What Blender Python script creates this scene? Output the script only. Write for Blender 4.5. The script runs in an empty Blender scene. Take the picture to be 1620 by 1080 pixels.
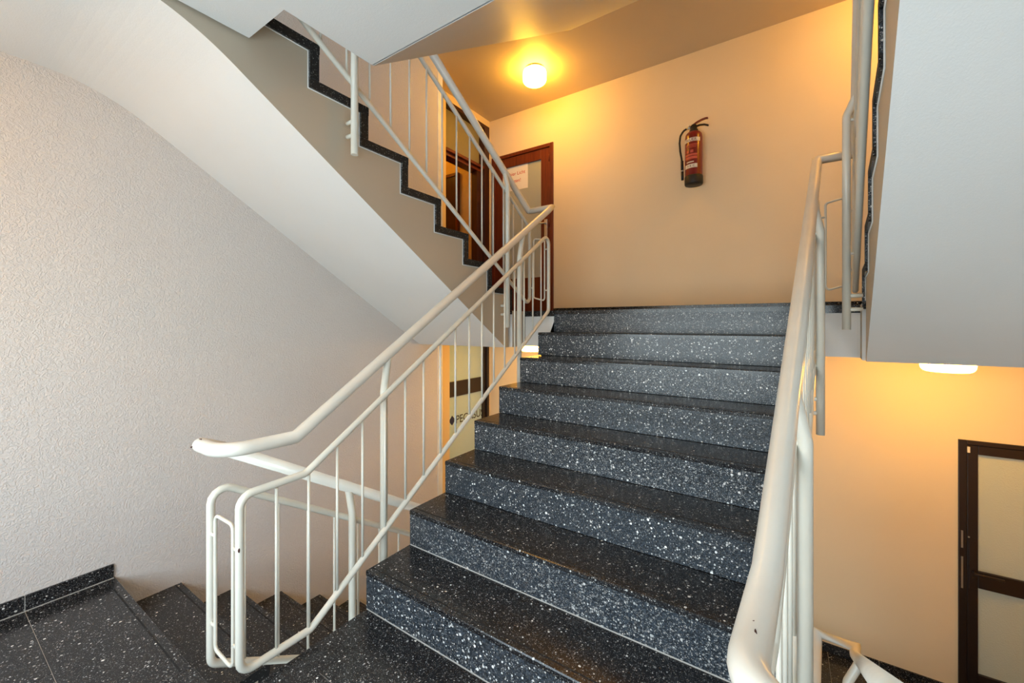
import bpy, bmesh, math, random
from mathutils import Vector, Matrix
random.seed(7)
S = bpy.context.scene
COL = S.collection
PI = math.pi

# ------------------------------------------------------------------ camera
YAW = 0.5873
cd = bpy.data.cameras.new('camera'); cam = bpy.data.objects.new('camera', cd); COL.objects.link(cam)
cam.location = (0, 0, 1.255)
cam.rotation_euler = (PI/2, 0, YAW)
cd.sensor_fit = 'HORIZONTAL'; cd.sensor_width = 36.0
cd.lens = 646.2/1620*36.0
cd.shift_y = -28.0/1620
cd.clip_start = 0.02
S.camera = cam

# ------------------------------------------------------------------ world, daylight, exposure
w = bpy.data.worlds.new('world'); S.world = w; w.use_nodes = True
wn = w.node_tree.nodes; wl = w.node_tree.links
bg = wn['Background']
sky = wn.new('ShaderNodeTexSky'); sky.sky_type = 'NISHITA'; sky.sun_disc = False
sky.sun_elevation = math.radians(38); sky.sun_rotation = math.radians(100)
wl.new(sky.outputs[0], bg.inputs[0]); bg.inputs[1].default_value = 0.25

def area(name, loc, rot, sx, sy, power, color):
    l = bpy.data.lights.new(name, 'AREA'); l.shape = 'RECTANGLE'; l.size = sx; l.size_y = sy
    l.energy = power; l.color = color
    o = bpy.data.objects.new(name, l); o.location = loc; o.rotation_euler = rot; COL.objects.link(o)
    return o
DAY = (0.80, 0.94, 1.0)
# daylight through the stair windows behind the camera (one per half landing)
area('daylight', (-0.7, -0.92, 1.05), (PI/2, 0, 0), 2.9, 1.3, 78, DAY)
area('daylight_above', (-0.7, -0.92, 3.77), (PI/2, 0, 0), 2.9, 1.3, 50, DAY)
area('daylight_below', (-0.7, -0.92, -1.67), (PI/2, 0, 0), 2.9, 1.3, 95, DAY)
LAMP = (1.0, 0.475, 0.040)

S.view_settings.view_transform = 'Standard'
S.view_settings.look = 'None'
S.view_settings.gamma = 1.0
S.view_settings.use_curve_mapping = False
S.view_settings.exposure = 0.0

# ------------------------------------------------------------------ dimensions
H = 0.17
XW = -2.766            # left wall of the stair
XL = -1.801            # well side of the left flights
XC = -1.531            # left end of the central flight
XR = 1.34              # right wall of the stair
YB = 4.11              # back wall of the main landings
YF = -0.80             # front wall (behind the camera)
XSL, XSR = -3.07, 1.90 # side walls of the main landings
YN = 2.906             # edge of the main landing
ST = 2.72              # storey height
def F(y): return 0.347 + 0.088*(y-2.906)     # well side of the right flights
def E(y): return F(y)-0.22                   # right end of the central flight
def off(f, v): return lambda y: f(y)+v
def const(v): return lambda y: v

# ------------------------------------------------------------------ materials
def mat(name):
    m = bpy.data.materials.new(name); m.use_nodes = True
    nt = m.node_tree; b = nt.nodes['Principled BSDF']
    return m, nt, b
def N(nt, t, **k):
    n = nt.nodes.new(t)
    for a, v in k.items(): setattr(n, a, v)
    return n
def ramp(nt, stops):
    r = N(nt, 'ShaderNodeValToRGB'); e = r.color_ramp.elements
    e[0].position, e[0].color = stops[0][0], (*stops[0][1], 1)
    e[1].position, e[1].color = stops[-1][0], (*stops[-1][1], 1)
    for p, c in stops[1:-1]:
        x = e.new(p); x.color = (*c, 1)
    return r
def mathn(nt, op, a, b=None):
    n = N(nt, 'ShaderNodeMath', operation=op)
    for i, v in enumerate((a, b)):
        if v is None: continue
        if isinstance(v, (int, float)): n.inputs[i].default_value = v
        else: nt.links.new(v, n.inputs[i])
    return n.outputs[0]
def pos(nt): return N(nt, 'ShaderNodeNewGeometry').outputs['Position']

def plain(name, col, rough=0.5, metal=0.0, var=0.06, scale=12, bump=0.0, bscale=200, coat=0.0):
    m, nt, b = mat(name)
    n = N(nt, 'ShaderNodeTexNoise'); n.inputs['Scale'].default_value = scale; n.inputs['Detail'].default_value = 4
    nt.links.new(pos(nt), n.inputs['Vector'])
    lo = tuple(c*(1-var) for c in col); hi = tuple(min(1, c*(1+var)) for c in col)
    r = ramp(nt, [(0.3, lo), (0.7, hi)]); nt.links.new(n.outputs['Fac'], r.inputs[0])
    nt.links.new(r.outputs[0], b.inputs['Base Color'])
    b.inputs['Roughness'].default_value = rough; b.inputs['Metallic'].default_value = metal
    b.inputs['Coat Weight'].default_value = coat
    if bump:
        n2 = N(nt, 'ShaderNodeTexNoise'); n2.inputs['Scale'].default_value = bscale; n2.inputs['Detail'].default_value = 3
        nt.links.new(pos(nt), n2.inputs['Vector'])
        bp = N(nt, 'ShaderNodeBump'); bp.inputs['Strength'].default_value = bump; bp.inputs['Distance'].default_value = 0.002
        nt.links.new(n2.outputs['Fac'], bp.inputs['Height']); nt.links.new(bp.outputs[0], b.inputs['Normal'])
    return m

def terrazzo(name, base, grey, rough, sets):
    m, nt, b = mat(name); L = nt.links; P = pos(nt)
    n = N(nt, 'ShaderNodeTexNoise'); n.inputs['Scale'].default_value = 150; n.inputs['Detail'].default_value = 4
    L.new(P, n.inputs['Vector'])
    r = ramp(nt, [(0.40, base), (0.62, grey)]); L.new(n.outputs['Fac'], r.inputs[0])
    n3 = N(nt, 'ShaderNodeTexNoise'); n3.inputs['Scale'].default_value = 3; L.new(P, n3.inputs['Vector'])
    col = r.outputs[0]
    for sc, size, bright, pw in sets:
        v = N(nt, 'ShaderNodeTexVoronoi'); v.inputs['Scale'].default_value = sc
        dis = N(nt, 'ShaderNodeTexNoise'); dis.inputs['Scale'].default_value = sc*1.7
        L.new(P, dis.inputs['Vector'])
        mx = N(nt, 'ShaderNodeMixRGB', blend_type='ADD'); mx.inputs[0].default_value = 0.35/sc
        L.new(P, mx.inputs[1]); L.new(dis.outputs['Color'], mx.inputs[2])
        L.new(mx.outputs[0], v.inputs['Vector'])
        sep = N(nt, 'ShaderNodeSeparateColor'); L.new(v.outputs['Color'], sep.inputs[0])
        p3 = mathn(nt, 'POWER', sep.outputs[0], pw)
        thr = mathn(nt, 'MULTIPLY', p3, size)
        d = mathn(nt, 'SUBTRACT', thr, v.outputs['Distance'])
        msk = mathn(nt, 'MULTIPLY', d, 30.0)
        mm = N(nt, 'ShaderNodeMath', operation='ADD', use_clamp=True); L.new(msk, mm.inputs[0]); mm.inputs[1].default_value = 0.0
        br = mathn(nt, 'MULTIPLY', sep.outputs[1], bright)
        br2 = mathn(nt, 'ADD', br, 0.06)
        cc = N(nt, 'ShaderNodeCombineColor'); L.new(br2, cc.inputs[0]); L.new(br2, cc.inputs[1]); L.new(mathn(nt, 'MULTIPLY', br2, 0.98), cc.inputs[2])
        mix = N(nt, 'ShaderNodeMixRGB'); L.new(mm.outputs[0], mix.inputs[0]); L.new(col, mix.inputs[1]); L.new(cc.outputs[0], mix.inputs[2])
        col = mix.outputs[0]
    L.new(col, b.inputs['Base Color'])
    rr = mathn(nt, 'MULTIPLY_ADD', n3.outputs['Fac'], 0.16); nt.nodes[-1].inputs[2].default_value = rough-0.08
    L.new(rr, b.inputs['Roughness'])
    b.inputs['Specular IOR Level'].default_value = 0.5
    return m

def plaster(name, col, rough=0.75, strength=0.62, scale=66, gloss=0.3, stain=None):
    m, nt, b = mat(name); L = nt.links; P = pos(nt)
    n = N(nt, 'ShaderNodeTexNoise'); n.inputs['Scale'].default_value = scale; n.inputs['Detail'].default_value = 2.5
    n.inputs['Distortion'].default_value = 1.6; L.new(P, n.inputs['Vector'])
    r = ramp(nt, [(0.40, (0, 0, 0)), (0.62, (1, 1, 1))]); L.new(n.outputs['Fac'], r.inputs[0])
    bp = N(nt, 'ShaderNodeBump'); bp.inputs['Strength'].default_value = strength; bp.inputs['Distance'].default_value = 0.003
    L.new(r.outputs[0], bp.inputs['Height']); L.new(bp.outputs[0], b.inputs['Normal'])
    n2 = N(nt, 'ShaderNodeTexNoise'); n2.inputs['Scale'].default_value = 1.6; n2.inputs['Detail'].default_value = 6; L.new(P, n2.inputs['Vector'])
    r2 = ramp(nt, [(0.3, tuple(c*0.955 for c in col)), (0.7, col)]); L.new(n2.outputs['Fac'], r2.inputs[0])
    L.new(r2.outputs[0], b.inputs['Base Color'])
    b.inputs['Roughness'].default_value = rough; b.inputs['Specular IOR Level'].default_value = gloss
    return m

M = {}
M['terrazzo'] = terrazzo('black terrazzo tread', (0.006, 0.006, 0.008), (0.018, 0.018, 0.020), 0.20, ((300, 0.55, 0.12, 1.6), (180, 0.52, 0.45, 4.2), (80, 0.42, 0.85, 7.5)))
M['terrazzo_riser_daylit'] = terrazzo('black terrazzo riser daylit', (0.006, 0.009, 0.013), (0.052, 0.068, 0.088), 0.30, ((260, 0.56, 0.40, 1.5), (125, 0.52, 0.75, 2.3), (74, 0.46, 1.1, 5.0)))  # lighter blue-grey than the treads: window light put into the riser colour
M['wall'] = plaster('textured wall plaster', (0.72, 0.685, 0.665))
M['wall_smooth'] = plaster('smooth wall paint', (0.90, 0.74, 0.50), 0.6, 0.10, 240)
M['soffit'] = plaster('soffit paint', (0.84, 0.84, 0.82), 0.50, 0.12, 120, 0.3)
M['ceiling'] = plaster('ceiling paint', (0.74, 0.62, 0.43), 0.45, 0.06, 200, 0.45)
M['side'] = plaster('stringer paint', (0.56, 0.50, 0.40), 0.5, 0.06, 200)
M['mortar'] = plain('light mortar', (0.45, 0.43, 0.40), 0.9)
M['cream'] = plain('cream paint', (0.78, 0.755, 0.66), 0.30, var=0.03, bump=0.05, bscale=60)
M['cream_rail'] = plain('cream handrail paint', (0.80, 0.77, 0.69), 0.28, var=0.03, bump=0.04, bscale=40)
M['white'] = plain('white paint', (0.82, 0.82, 0.80), 0.5)
M['rust'] = plain('bare primer', (0.07, 0.02, 0.012), 0.7)
M['redwood'] = None
M['dark_metal'] = plain('dark brown door metal', (0.018, 0.010, 0.008), 0.35)
M['black_rubber'] = plain('black rubber', (0.012, 0.012, 0.012), 0.55)
M['red'] = plain('red enamel', (0.17, 0.005, 0.005), 0.32, coat=0.3)
M['steel'] = plain('brushed steel', (0.62, 0.62, 0.60), 0.3, metal=1.0)
M['paper'] = plain('paper', (0.86, 0.84, 0.82), 0.8, var=0.01)
M['red_ink'] = plain('red ink', (0.55, 0.03, 0.03), 0.8)
M['black_ink'] = plain('black ink', (0.03, 0.03, 0.03), 0.7)
M['blue_ink'] = plain('blue ink', (0.02, 0.03, 0.12), 0.6)
M['label'] = plain('printed label', (0.74, 0.70, 0.62), 0.5)
M['pink_label'] = plain('small print block', (0.55, 0.10, 0.07), 0.5)
M['vest_wall'] = plain('ochre wall', (0.72, 0.50, 0.18), 0.7)
def wood(name, a, bcol, rough=0.35):
    m, nt, b = mat(name); L = nt.links
    mp = N(nt, 'ShaderNodeMapping'); mp.inputs['Scale'].default_value = (40, 40, 2.0); L.new(pos(nt), mp.inputs['Vector'])
    n = N(nt, 'ShaderNodeTexNoise'); n.inputs['Scale'].default_value = 2.0; n.inputs['Detail'].default_value = 6; n.inputs['Distortion'].default_value = 0.6
    L.new(mp.outputs[0], n.inputs['Vector'])
    r = ramp(nt, [(0.3, a), (0.7, bcol)]); L.new(n.outputs['Fac'], r.inputs[0]); L.new(r.outputs[0], b.inputs['Base Color'])
    b.inputs['Roughness'].default_value = rough
    return m
M['redwood'] = wood('red brown varnished wood', (0.085, 0.012, 0.004), (0.17, 0.030, 0.008))
M['darkwood'] = wood('dark brown varnished wood', (0.030, 0.008, 0.005), (0.060, 0.015, 0.008))
def pane(name, col, trans=0.35):
    m, nt, b = mat(name); L = nt.links
    n = N(nt, 'ShaderNodeTexVoronoi'); n.inputs['Scale'].default_value = 130; L.new(pos(nt), n.inputs['Vector'])
    bp = N(nt, 'ShaderNodeBump'); bp.inputs['Strength'].default_value = 0.35; bp.inputs['Distance'].default_value = 0.003
    L.new(n.outputs['Distance'], bp.inputs['Height']); L.new(bp.outputs[0], b.inputs['Normal'])
    b.inputs['Base Color'].default_value = (*col, 1); b.inputs['Roughness'].default_value = 0.45
    b.inputs['Transmission Weight'].default_value = trans; b.inputs['IOR'].default_value = 1.45
    return m
M['glass_green'] = pane('frosted glass greenish', (0.64, 0.85, 0.94), 0.1)
M['glass_grey'] = pane('frosted glass grey', (0.50, 0.53, 0.48), 0.2)
M['glass_pale'] = pane('frosted glass pale', (0.66, 0.72, 0.62), 0.1)
M['glass_olive'] = pane('frosted glass olive', (0.34, 0.32, 0.20), 0.25)
m, nt, b = mat('lamp glass')
b.inputs['Base Color'].default_value = (0.9, 0.85, 0.75, 1)
b.inputs['Emission Color'].default_value = (*LAMP, 1); b.inputs['Emission Strength'].default_value = 62
M['lamp'] = m
m, nt, b = mat('dim lamp glass')
b.inputs['Base Color'].default_value = (0.9, 0.85, 0.75, 1)
b.inputs['Emission Color'].default_value = (*LAMP, 1); b.inputs['Emission Strength'].default_value = 34
M['lamp_dim'] = m
m, nt, b = mat('clear window glass')
b.inputs['Base Color'].default_value = (1, 1, 1, 1); b.inputs['Roughness'].default_value = 0.0
b.inputs['Transmission Weight'].default_value = 1.0; b.inputs['IOR'].default_value = 1.02
M['window'] = m

# ------------------------------------------------------------------ object helpers
def finish(name, bm, m, parent=None, kind=None, smooth=False, mats=None, origin=None):
    me = bpy.data.meshes.new(name)
    bmesh.ops.recalc_face_normals(bm, faces=bm.faces)
    o0 = Vector(origin) if origin else Vector((0, 0, 0))
    base = wloc(parent) if parent else Vector((0, 0, 0))
    if origin is None: o0 = base.copy()
    if o0.length: bmesh.ops.translate(bm, verts=bm.verts, vec=-o0)
    bm.to_mesh(me); bm.free()
    for mm in (mats or [m]): me.materials.append(M[mm] if isinstance(mm, str) else mm)
    if smooth:
        for p in me.polygons: p.use_smooth = True
    o = bpy.data.objects.new(name, me); COL.objects.link(o)
    o.location = o0 - base
    if parent: o.parent = parent
    if kind: o['kind'] = kind
    return o
def wloc(o):
    v = Vector((0, 0, 0))
    while o: v += o.location; o = o.parent
    return v
def thing(name, label, cat, loc=(0, 0, 0), group=None):
    o = bpy.data.objects.new(name, None); COL.objects.link(o); o.location = loc
    o['label'] = label; o['category'] = cat; o.empty_display_size = 0.1
    if group: o['group'] = group
    return o
def put(name, me, loc, parent):
    o = bpy.data.objects.new(name, me); COL.objects.link(o)
    o.location = Vector(loc) - wloc(parent); o.parent = parent
    return o
def box(bm, x0, x1, y0, y1, z0, z1, bevel=0.0, mi=0):
    v = [bm.verts.new((x, y, z)) for x in (x0, x1) for y in (y0, y1) for z in (z0, z1)]
    fs = [(0, 1, 3, 2), (4, 6, 7, 5), (0, 4, 5, 1), (2, 3, 7, 6), (0, 2, 6, 4), (1, 5, 7, 3)]
    faces = [bm.faces.new([v[i] for i in f]) for f in fs]
    for f in faces: f.material_index = mi
    if bevel:
        es = list({e for f in faces for e in f.edges})
        bmesh.ops.bevel(bm, geom=es, offset=bevel, segments=2, profile=0.5, affect='EDGES')
def prism(bm, prof, xa, xb, mi=0):
    """prof: closed list of (Y,Z); xa, xb: functions of Y"""
    A = [bm.verts.new((xa(y), y, z)) for y, z in prof]
    B = [bm.verts.new((xb(y), y, z)) for y, z in prof]
    n = len(prof)
    fa = bm.faces.new(A); fb = bm.faces.new(B[::-1])
    out = []
    for i in range(n):
        f = bm.faces.new((A[i], B[i], B[(i+1) % n], A[(i+1) % n])); f.material_index = mi; out.append(f)
    fa.material_index = mi; fb.material_index = mi
    return fa, fb, out
def round_path(pts, rads, seg=6):
    P = [Vector(p) for p in pts]; out = []
    for i, p in enumerate(P):
        r = rads[i] if isinstance(rads, (list, tuple)) else rads
        if i in (0, len(P)-1) or r <= 0: out.append(p); continue
        a = (P[i-1]-p).normalized(); c = (P[i+1]-p).normalized()
        ang = a.angle(c)
        if ang > PI-0.02: out.append(p); continue
        t = min(r/math.tan(ang/2), (P[i-1]-p).length*0.49, (P[i+1]-p).length*0.49)
        r2 = t*math.tan(ang/2)
        bis = (a+c).normalized(); cen = p + bis*(r2/math.sin(ang/2))
        s = (p+a*t)-cen; e = (p+c*t)-cen
        tot = s.angle(e)
        for k in range(seg+1):
            f = k/seg
            out.append(cen + (s*math.sin((1-f)*tot) + e*math.sin(f*tot))/math.sin(tot) if tot > 1e-3 else p)
    return out
def tube(bm, pts, r, n=12, cap=True, closed=False, mi=0):
    P = [Vector(p) for p in pts]; m_ = len(P)
    T = []
    for i in range(m_):
        if closed: a, c = P[i-1], P[(i+1) % m_]
        else: a, c = P[max(0, i-1)], P[min(m_-1, i+1)]
        d1 = (P[i]-a); d2 = (c-P[i])
        t = (d1.normalized() if d1.length > 1e-9 else Vector()) + (d2.normalized() if d2.length > 1e-9 else Vector())
        T.append(t.normalized())
    up = Vector((0, 0, 1)) if abs(T[0].z) < 0.9 else Vector((0, 1, 0))
    u = T[0].cross(up).normalized(); rings = []
    for i in range(m_):
        u = (u - T[i]*u.dot(T[i])).normalized(); v = T[i].cross(u)
        # mitre scale
        k = 1.0
        if closed or 0 < i < m_-1:
            d = (P[(i+1) % m_]-P[i]).normalized(); cs = max(0.35, abs(T[i].dot(d))); k = 1/cs
            nb = d - T[i]*d.dot(T[i])
            nb = nb.normalized() if nb.length > 1e-5 else None
        else: nb = None
        ring = []
        for j in range(n):
            a = 2*PI*j/n; off = u*math.cos(a)*r + v*math.sin(a)*r
            if nb is not None: off = off + nb*off.dot(nb)*(k-1)
            ring.append(bm.verts.new(P[i]+off))
        rings.append(ring)
    R = range(m_ if closed else m_-1)
    for i in R:
        A, B = rings[i], rings[(i+1) % m_]
        for j in range(n):
            f = bm.faces.new((A[j], A[(j+1) % n], B[(j+1) % n], B[j])); f.smooth = True; f.material_index = mi
    if cap and not closed:
        bm.faces.new(rings[0][::-1]).material_index = mi; bm.faces.new(rings[-1]).material_index = mi
def tube_obj(name, pts, r, m, parent, n=12, closed=False):
    bm = bmesh.new(); tube(bm, pts, r, n, closed=closed); return finish(name, bm, m, parent)
def lathe(bm, prof, cx, cy, n=32, mi=0):
    rings = []
    for r, z in prof:
        rings.append([bm.verts.new((cx+r*math.cos(2*PI*j/n), cy+r*math.sin(2*PI*j/n), z)) for j in range(n)] if r > 1e-6 else [bm.verts.new((cx, cy, z))])
    for A, B in zip(rings, rings[1:]):
        for j in range(n):
            a = A[j % len(A)], A[(j+1) % n] if len(A) > 1 else A[0]
            bb = B[(j+1) % n] if len(B) > 1 else B[0], B[j % len(B)]
            vs = []
            for v in (a[0], a[1], bb[0], bb[1]):
                if v not in vs: vs.append(v)
            if len(vs) > 2:
                f = bm.faces.new(vs); f.smooth = True; f.material_index = mi
def text_mesh(name, s, size, mname, parent, mtx, extrude=0.0008, space=1.0):
    c = bpy.data.curves.new('tmp_text', 'FONT'); c.body = s; c.size = size; c.extrude = extrude
    c.align_x = 'CENTER'; c.align_y = 'CENTER'; c.space_line = space
    t = bpy.data.objects.new('tmp_text', c); COL.objects.link(t)
    dg = bpy.context.evaluated_depsgraph_get()
    me = bpy.data.meshes.new_from_object(t.evaluated_get(dg))
    bpy.data.objects.remove(t)
    me.transform(mtx); me.transform(Matrix.Translation(-wloc(parent)))
    me.materials.clear(); me.materials.append(M[mname])
    o = bpy.data.objects.new(name, me); COL.objects.link(o); o.parent = parent
    return o

M['edge0'] = terrazzo('matt terrazzo groove', (0.004, 0.004, 0.005), (0.014, 0.014, 0.015), 0.75, ((190, 0.5, 0.2, 5.0),))
# ------------------------------------------------------------------ landings (floors)
def struct(name, build, m, mats=None):
    bm = bmesh.new(); build(bm); return finish(name, bm, m, kind='structure', mats=mats)
TK = 0.03
def tiles(parent, rects, z, xr=None, gap=0.0022, m='terrazzo'):
    for x0, x1, y0, y1 in rects:
        bm = bmesh.new(); g = gap/2
        xa = x0 if callable(x0) else const(x0); xb = x1 if callable(x1) else const(x1)
        prism(bm, [(y0+g, z-TK), (y1-g, z-TK), (y1-g, z-0.001), (y1-g-0.001, z), (y0+g+0.001, z), (y0+g, z-0.001)],
              lambda y, f=xa: f(y)+g, lambda y, f=xb: f(y)-g)
        finish('tile', bm, m, parent)
EDY = 0.596   # landing edge at the side flights going down
def half_landing(z, name, edge_side, y_well, y_centre, soffit):
    def b(bm):
        t = z-0.0022
        prism(bm, [(YF, soffit), (edge_side-0.04, soffit), (edge_side-0.04, t), (YF, t)], const(XW), const(XL))
        prism(bm, [(YF, soffit), (y_well-0.04, soffit), (y_well-0.04, t), (YF, t)], const(XL), const(XC))
        prism(bm, [(YF, soffit), (y_centre, soffit), (y_centre, t), (YF, t)], const(XC), E)
        prism(bm, [(YF, soffit), (y_well-0.04, soffit), (y_well-0.04, t), (YF, t)], E, F)
        prism(bm, [(YF, soffit), (edge_side-0.04, soffit), (edge_side-0.04, t), (YF, t)], F, const(XR))
    return struct(name, b, 'mortar')
fl = half_landing(0.0, 'floor', EDY, 0.60, 1.1423, -0.31)
R = []
R += [(XW, XL-0.0, 0.306, EDY), (XL, XC+0.14, 0.306, 0.60)]
ys = [0.306, -0.03, -0.37, YF]
xs = [XW, -2.19, XC+0.14-0.42, XC+0.14, -1.058, -0.725, -0.392, -0.06, 0.27, 0.6, 0.93, XR]
for a, c in zip(ys[1:], ys): R += [(x0, x1, a, c) for x0, x1 in zip(xs, xs[1:])]
R += [(XC, XC+0.14, 0.60, 1.1423)]
for (a, c) in ((0.84, 1.1423), (0.54, 0.84), (0.306, 0.54)):
    for x0, x1 in ((XC+0.14, -1.058), (-1.058, -0.725), (-0.725, -0.392)): R.append((x0, x1, a, c))
    R.append((-0.392, E, a, c))
R += [(E, F, 0.306, 0.60), (F, XR, 0.306, EDY)]
tiles(fl, R, 0.0)
for xa_, xb_ in ((const(XW+0.012), const(XL)), (F, const(XR))):
    bm = bmesh.new(); prism(bm, [(EDY-0.034, -0.001), (EDY-0.028, -0.001), (EDY-0.028, 0.0006), (EDY-0.034, 0.0006)], xa_, xb_)
    finish('nosing_strip', bm, M['edge0'], fl)
# ------------------------------------------------------------------ flights
M['terrazzo_edge'] = terrazzo('dark terrazzo edge', (0.004, 0.004, 0.005), (0.014, 0.014, 0.015), 0.75, ((190, 0.5, 0.2, 5.0),))
def flight(label, xa, xb, Y0, d, n, t, Z0, soffit, side_m='side', edge=True, loc=None, grout=0, beads=(), th=0.042, proud=None):
    """n risers from level Z0 starting at Y0, climbing in direction d (+1/-1 along Y).
    soffit: list of (Y,Z) for the underside, ordered from the foot to the head."""
    root = thing('stair_flight', label, 'stairs', loc or ((xa(Y0)+xb(Y0))/2, Y0, Z0), 'terrazzo stair flights')
    rt, oh = 0.045, 0.002
    ny = lambda k: Y0 + d*k*t
    # body: stepped top below treads / behind risers
    top = []
    for k in range(n):
        y = ny(k)+d*rt
        z0 = Z0 + k*H - (th if k else 0.0)
        z1 = Z0 + (k+1)*H - (th if k < n-1 else TK)
        top += [(y, z0), (y, z1)]
    body = top + list(reversed(soffit))
    bm = bmesh.new()
    bxa = off(xa, 0.014) if proud == 'a' else xa
    bxb = off(xb, -0.014) if proud == 'b' else xb
    fa, fb, sides = prism(bm, body, bxa, bxb, 0)
    fa.material_index = 1; fb.material_index = 1
    ntop = len(top)
    for i in range(ntop-1): sides[i].material_index = 2
    body_o = finish('flight_slab', bm, None, root, mats=['soffit', side_m, 'mortar'])
    for k in range(n):
        y = ny(k)
        bm = bmesh.new()
        zb = Z0+k*H+(0.0022); zt = Z0+(k+1)*H-th
        if k == n-1: zt = Z0+n*H-TK
        fa, fb, _ = prism(bm, [(y, zb), (y+d*rt, zb), (y+d*rt, zt), (y, zt)], xa, xb)
        fa.material_index = fb.material_index = 1
        finish('riser', bm, None, root, mats=['terrazzo_riser_daylit', 'terrazzo_edge'])
        if k < grout:
            bm = bmesh.new(); g = 0.0016
            prism(bm, [(y-d*g, zb-0.002), (y+d*0.002, zb-0.002), (y+d*0.002, zb+0.0022), (y-d*0.001, zb+0.0022)], off(xa, 0.002), off(xb, -0.002))
            finish('grout_line', bm, 'mortar', root)
        if k < n-1:
            bm = bmesh.new(); z = Z0+(k+1)*H
            y1 = ny(k+1)+d*rt
            y0 = y-d*oh
            fa, fb, _ = prism(bm, [(y0, z-th), (y1, z-th), (y1, z), (y0+d*0.003, z), (y0, z-0.004)], xa, xb)
            fa.material_index = fb.material_index = 1
            tr = finish('tread', bm, None, root, mats=['terrazzo', 'terrazzo_edge'])
            bm = bmesh.new(); prism(bm, [(y0+d*0.026, z-0.001), (y0+d*0.032, z-0.001), (y0+d*0.032, z+0.0006), (y0+d*0.026, z+0.0006)], off(xa, 0.001), off(xb, -0.001))
            finish('nosing_strip', bm, 'terrazzo_edge', tr)
    for fx in beads:     # pale plaster bead between the dark edging and the painted side
        bm = bmesh.new(); pts = []
        for k in range(n):
            y = ny(k)+d*(rt+0.002); pts += [(y, Z0+k*H-(th+0.002 if k else -0.01)), (y, Z0+(k+1)*H-th-0.002)]
        tube(bm, [(fx(y), y, z) for y, z in pts], 0.0028, 6)
        finish('plaster_bead', bm, 'white', root)
    return root
ZS = 1.07
# lower main landing level z=-1.36, main 1.36, upper 4.08
def soff_line(y0, z0, sl, zend): return [(y0, z0), (y0-(zend-z0)/sl, zend)]
# central flight in view
flight('wide central flight of black terrazzo steps climbing to the landing with the fire extinguisher', const(XC), E,
       1.1423, 1, 8, 0.252, 0.0, [(1.172, -0.31), (1.22, -0.31), (2.936, 0.85)], grout=2, th=0.020)
# left flight climbing from the main landing back over the camera's landing
sl = 0.64
crv = [(0.70, 2.315), (0.62, 2.362), (0.54, 2.393), (0.44, 2.408), (0.34, 2.41)]
def side_soffit(z0, yc=2.632):
    z = ZS-0.0+z0
    return [(2.678, z), (yc, z), (0.70, z+sl*(yc-0.70)), (0.62, 2.362+z0), (0.54, 2.396+z0), (0.44, 2.410+z0), (0.786, 2.41+z0)]
BEND = []
for i_ in range(13):   # soft curve from the slope into the flat landing soffit
    f_ = i_/12; y_ = 0.74-0.40*f_
    a0, a1, a2 = (0.74, ZS+sl*(2.632-0.74)), (0.538, 2.41), (0.34, 2.41)
    BEND.append(tuple((1-f_)**2*p+2*f_*(1-f_)*q+f_**2*r_ for p, q, r_ in zip(a0, a1, a2)))
lf = flight('left flight of black edged steps rising overhead, its pale underside along the textured wall',
       const(XW), const(XL), 2.708, -1, 8, 0.2703, 1.36, [(2.678, ZS), (2.632, ZS), *BEND, (0.34, 2.69), (0.786, 2.69)], beads=(const(XL-0.012),), proud='b')
rf = flight('right flight rising overhead, its broad grey underside at the right edge',
       F, const(XR), 2.708, -1, 8, 0.2703, 1.36, [(2.678, ZS), (2.632, ZS), *BEND, (0.34, 2.69), (0.786, 2.69)], beads=(off(F, 0.012),), proud='a')
flight('left flight of black steps going down beside the textured wall', const(XW), const(XL), 2.4795, -1, 8, 0.2691, -1.36,
       [(2.449, -1.65), (2.40, -1.65), (0.566, -0.48), (0.566, -0.10)])
flight('right flight of black steps going down below the right railing', F, const(XR), 2.4795, -1, 8, 0.2691, -1.36,
       [(2.449, -1.65), (2.40, -1.65), (0.566, -0.48), (0.566, -0.10)])
# central flight one storey up (only its underside shows) and one storey down
flight('central flight one storey up, seen only as the grey and orange-lit soffit at the top', const(XC), E, 1.1423, 1, 8, 0.252, 2.72,
       [(1.172, 2.41), (1.18, 2.41), (3.208, 3.785), (3.208, 4.0), (2.936, 4.0)], side_m='soffit')
flight('central flight one storey down, below the landing in the foreground', const(XC), E, 1.1423, 1, 8, 0.252, -2.72,
       [(1.172, -3.03), (1.22, -3.03), (2.936, -1.87)])

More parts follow.
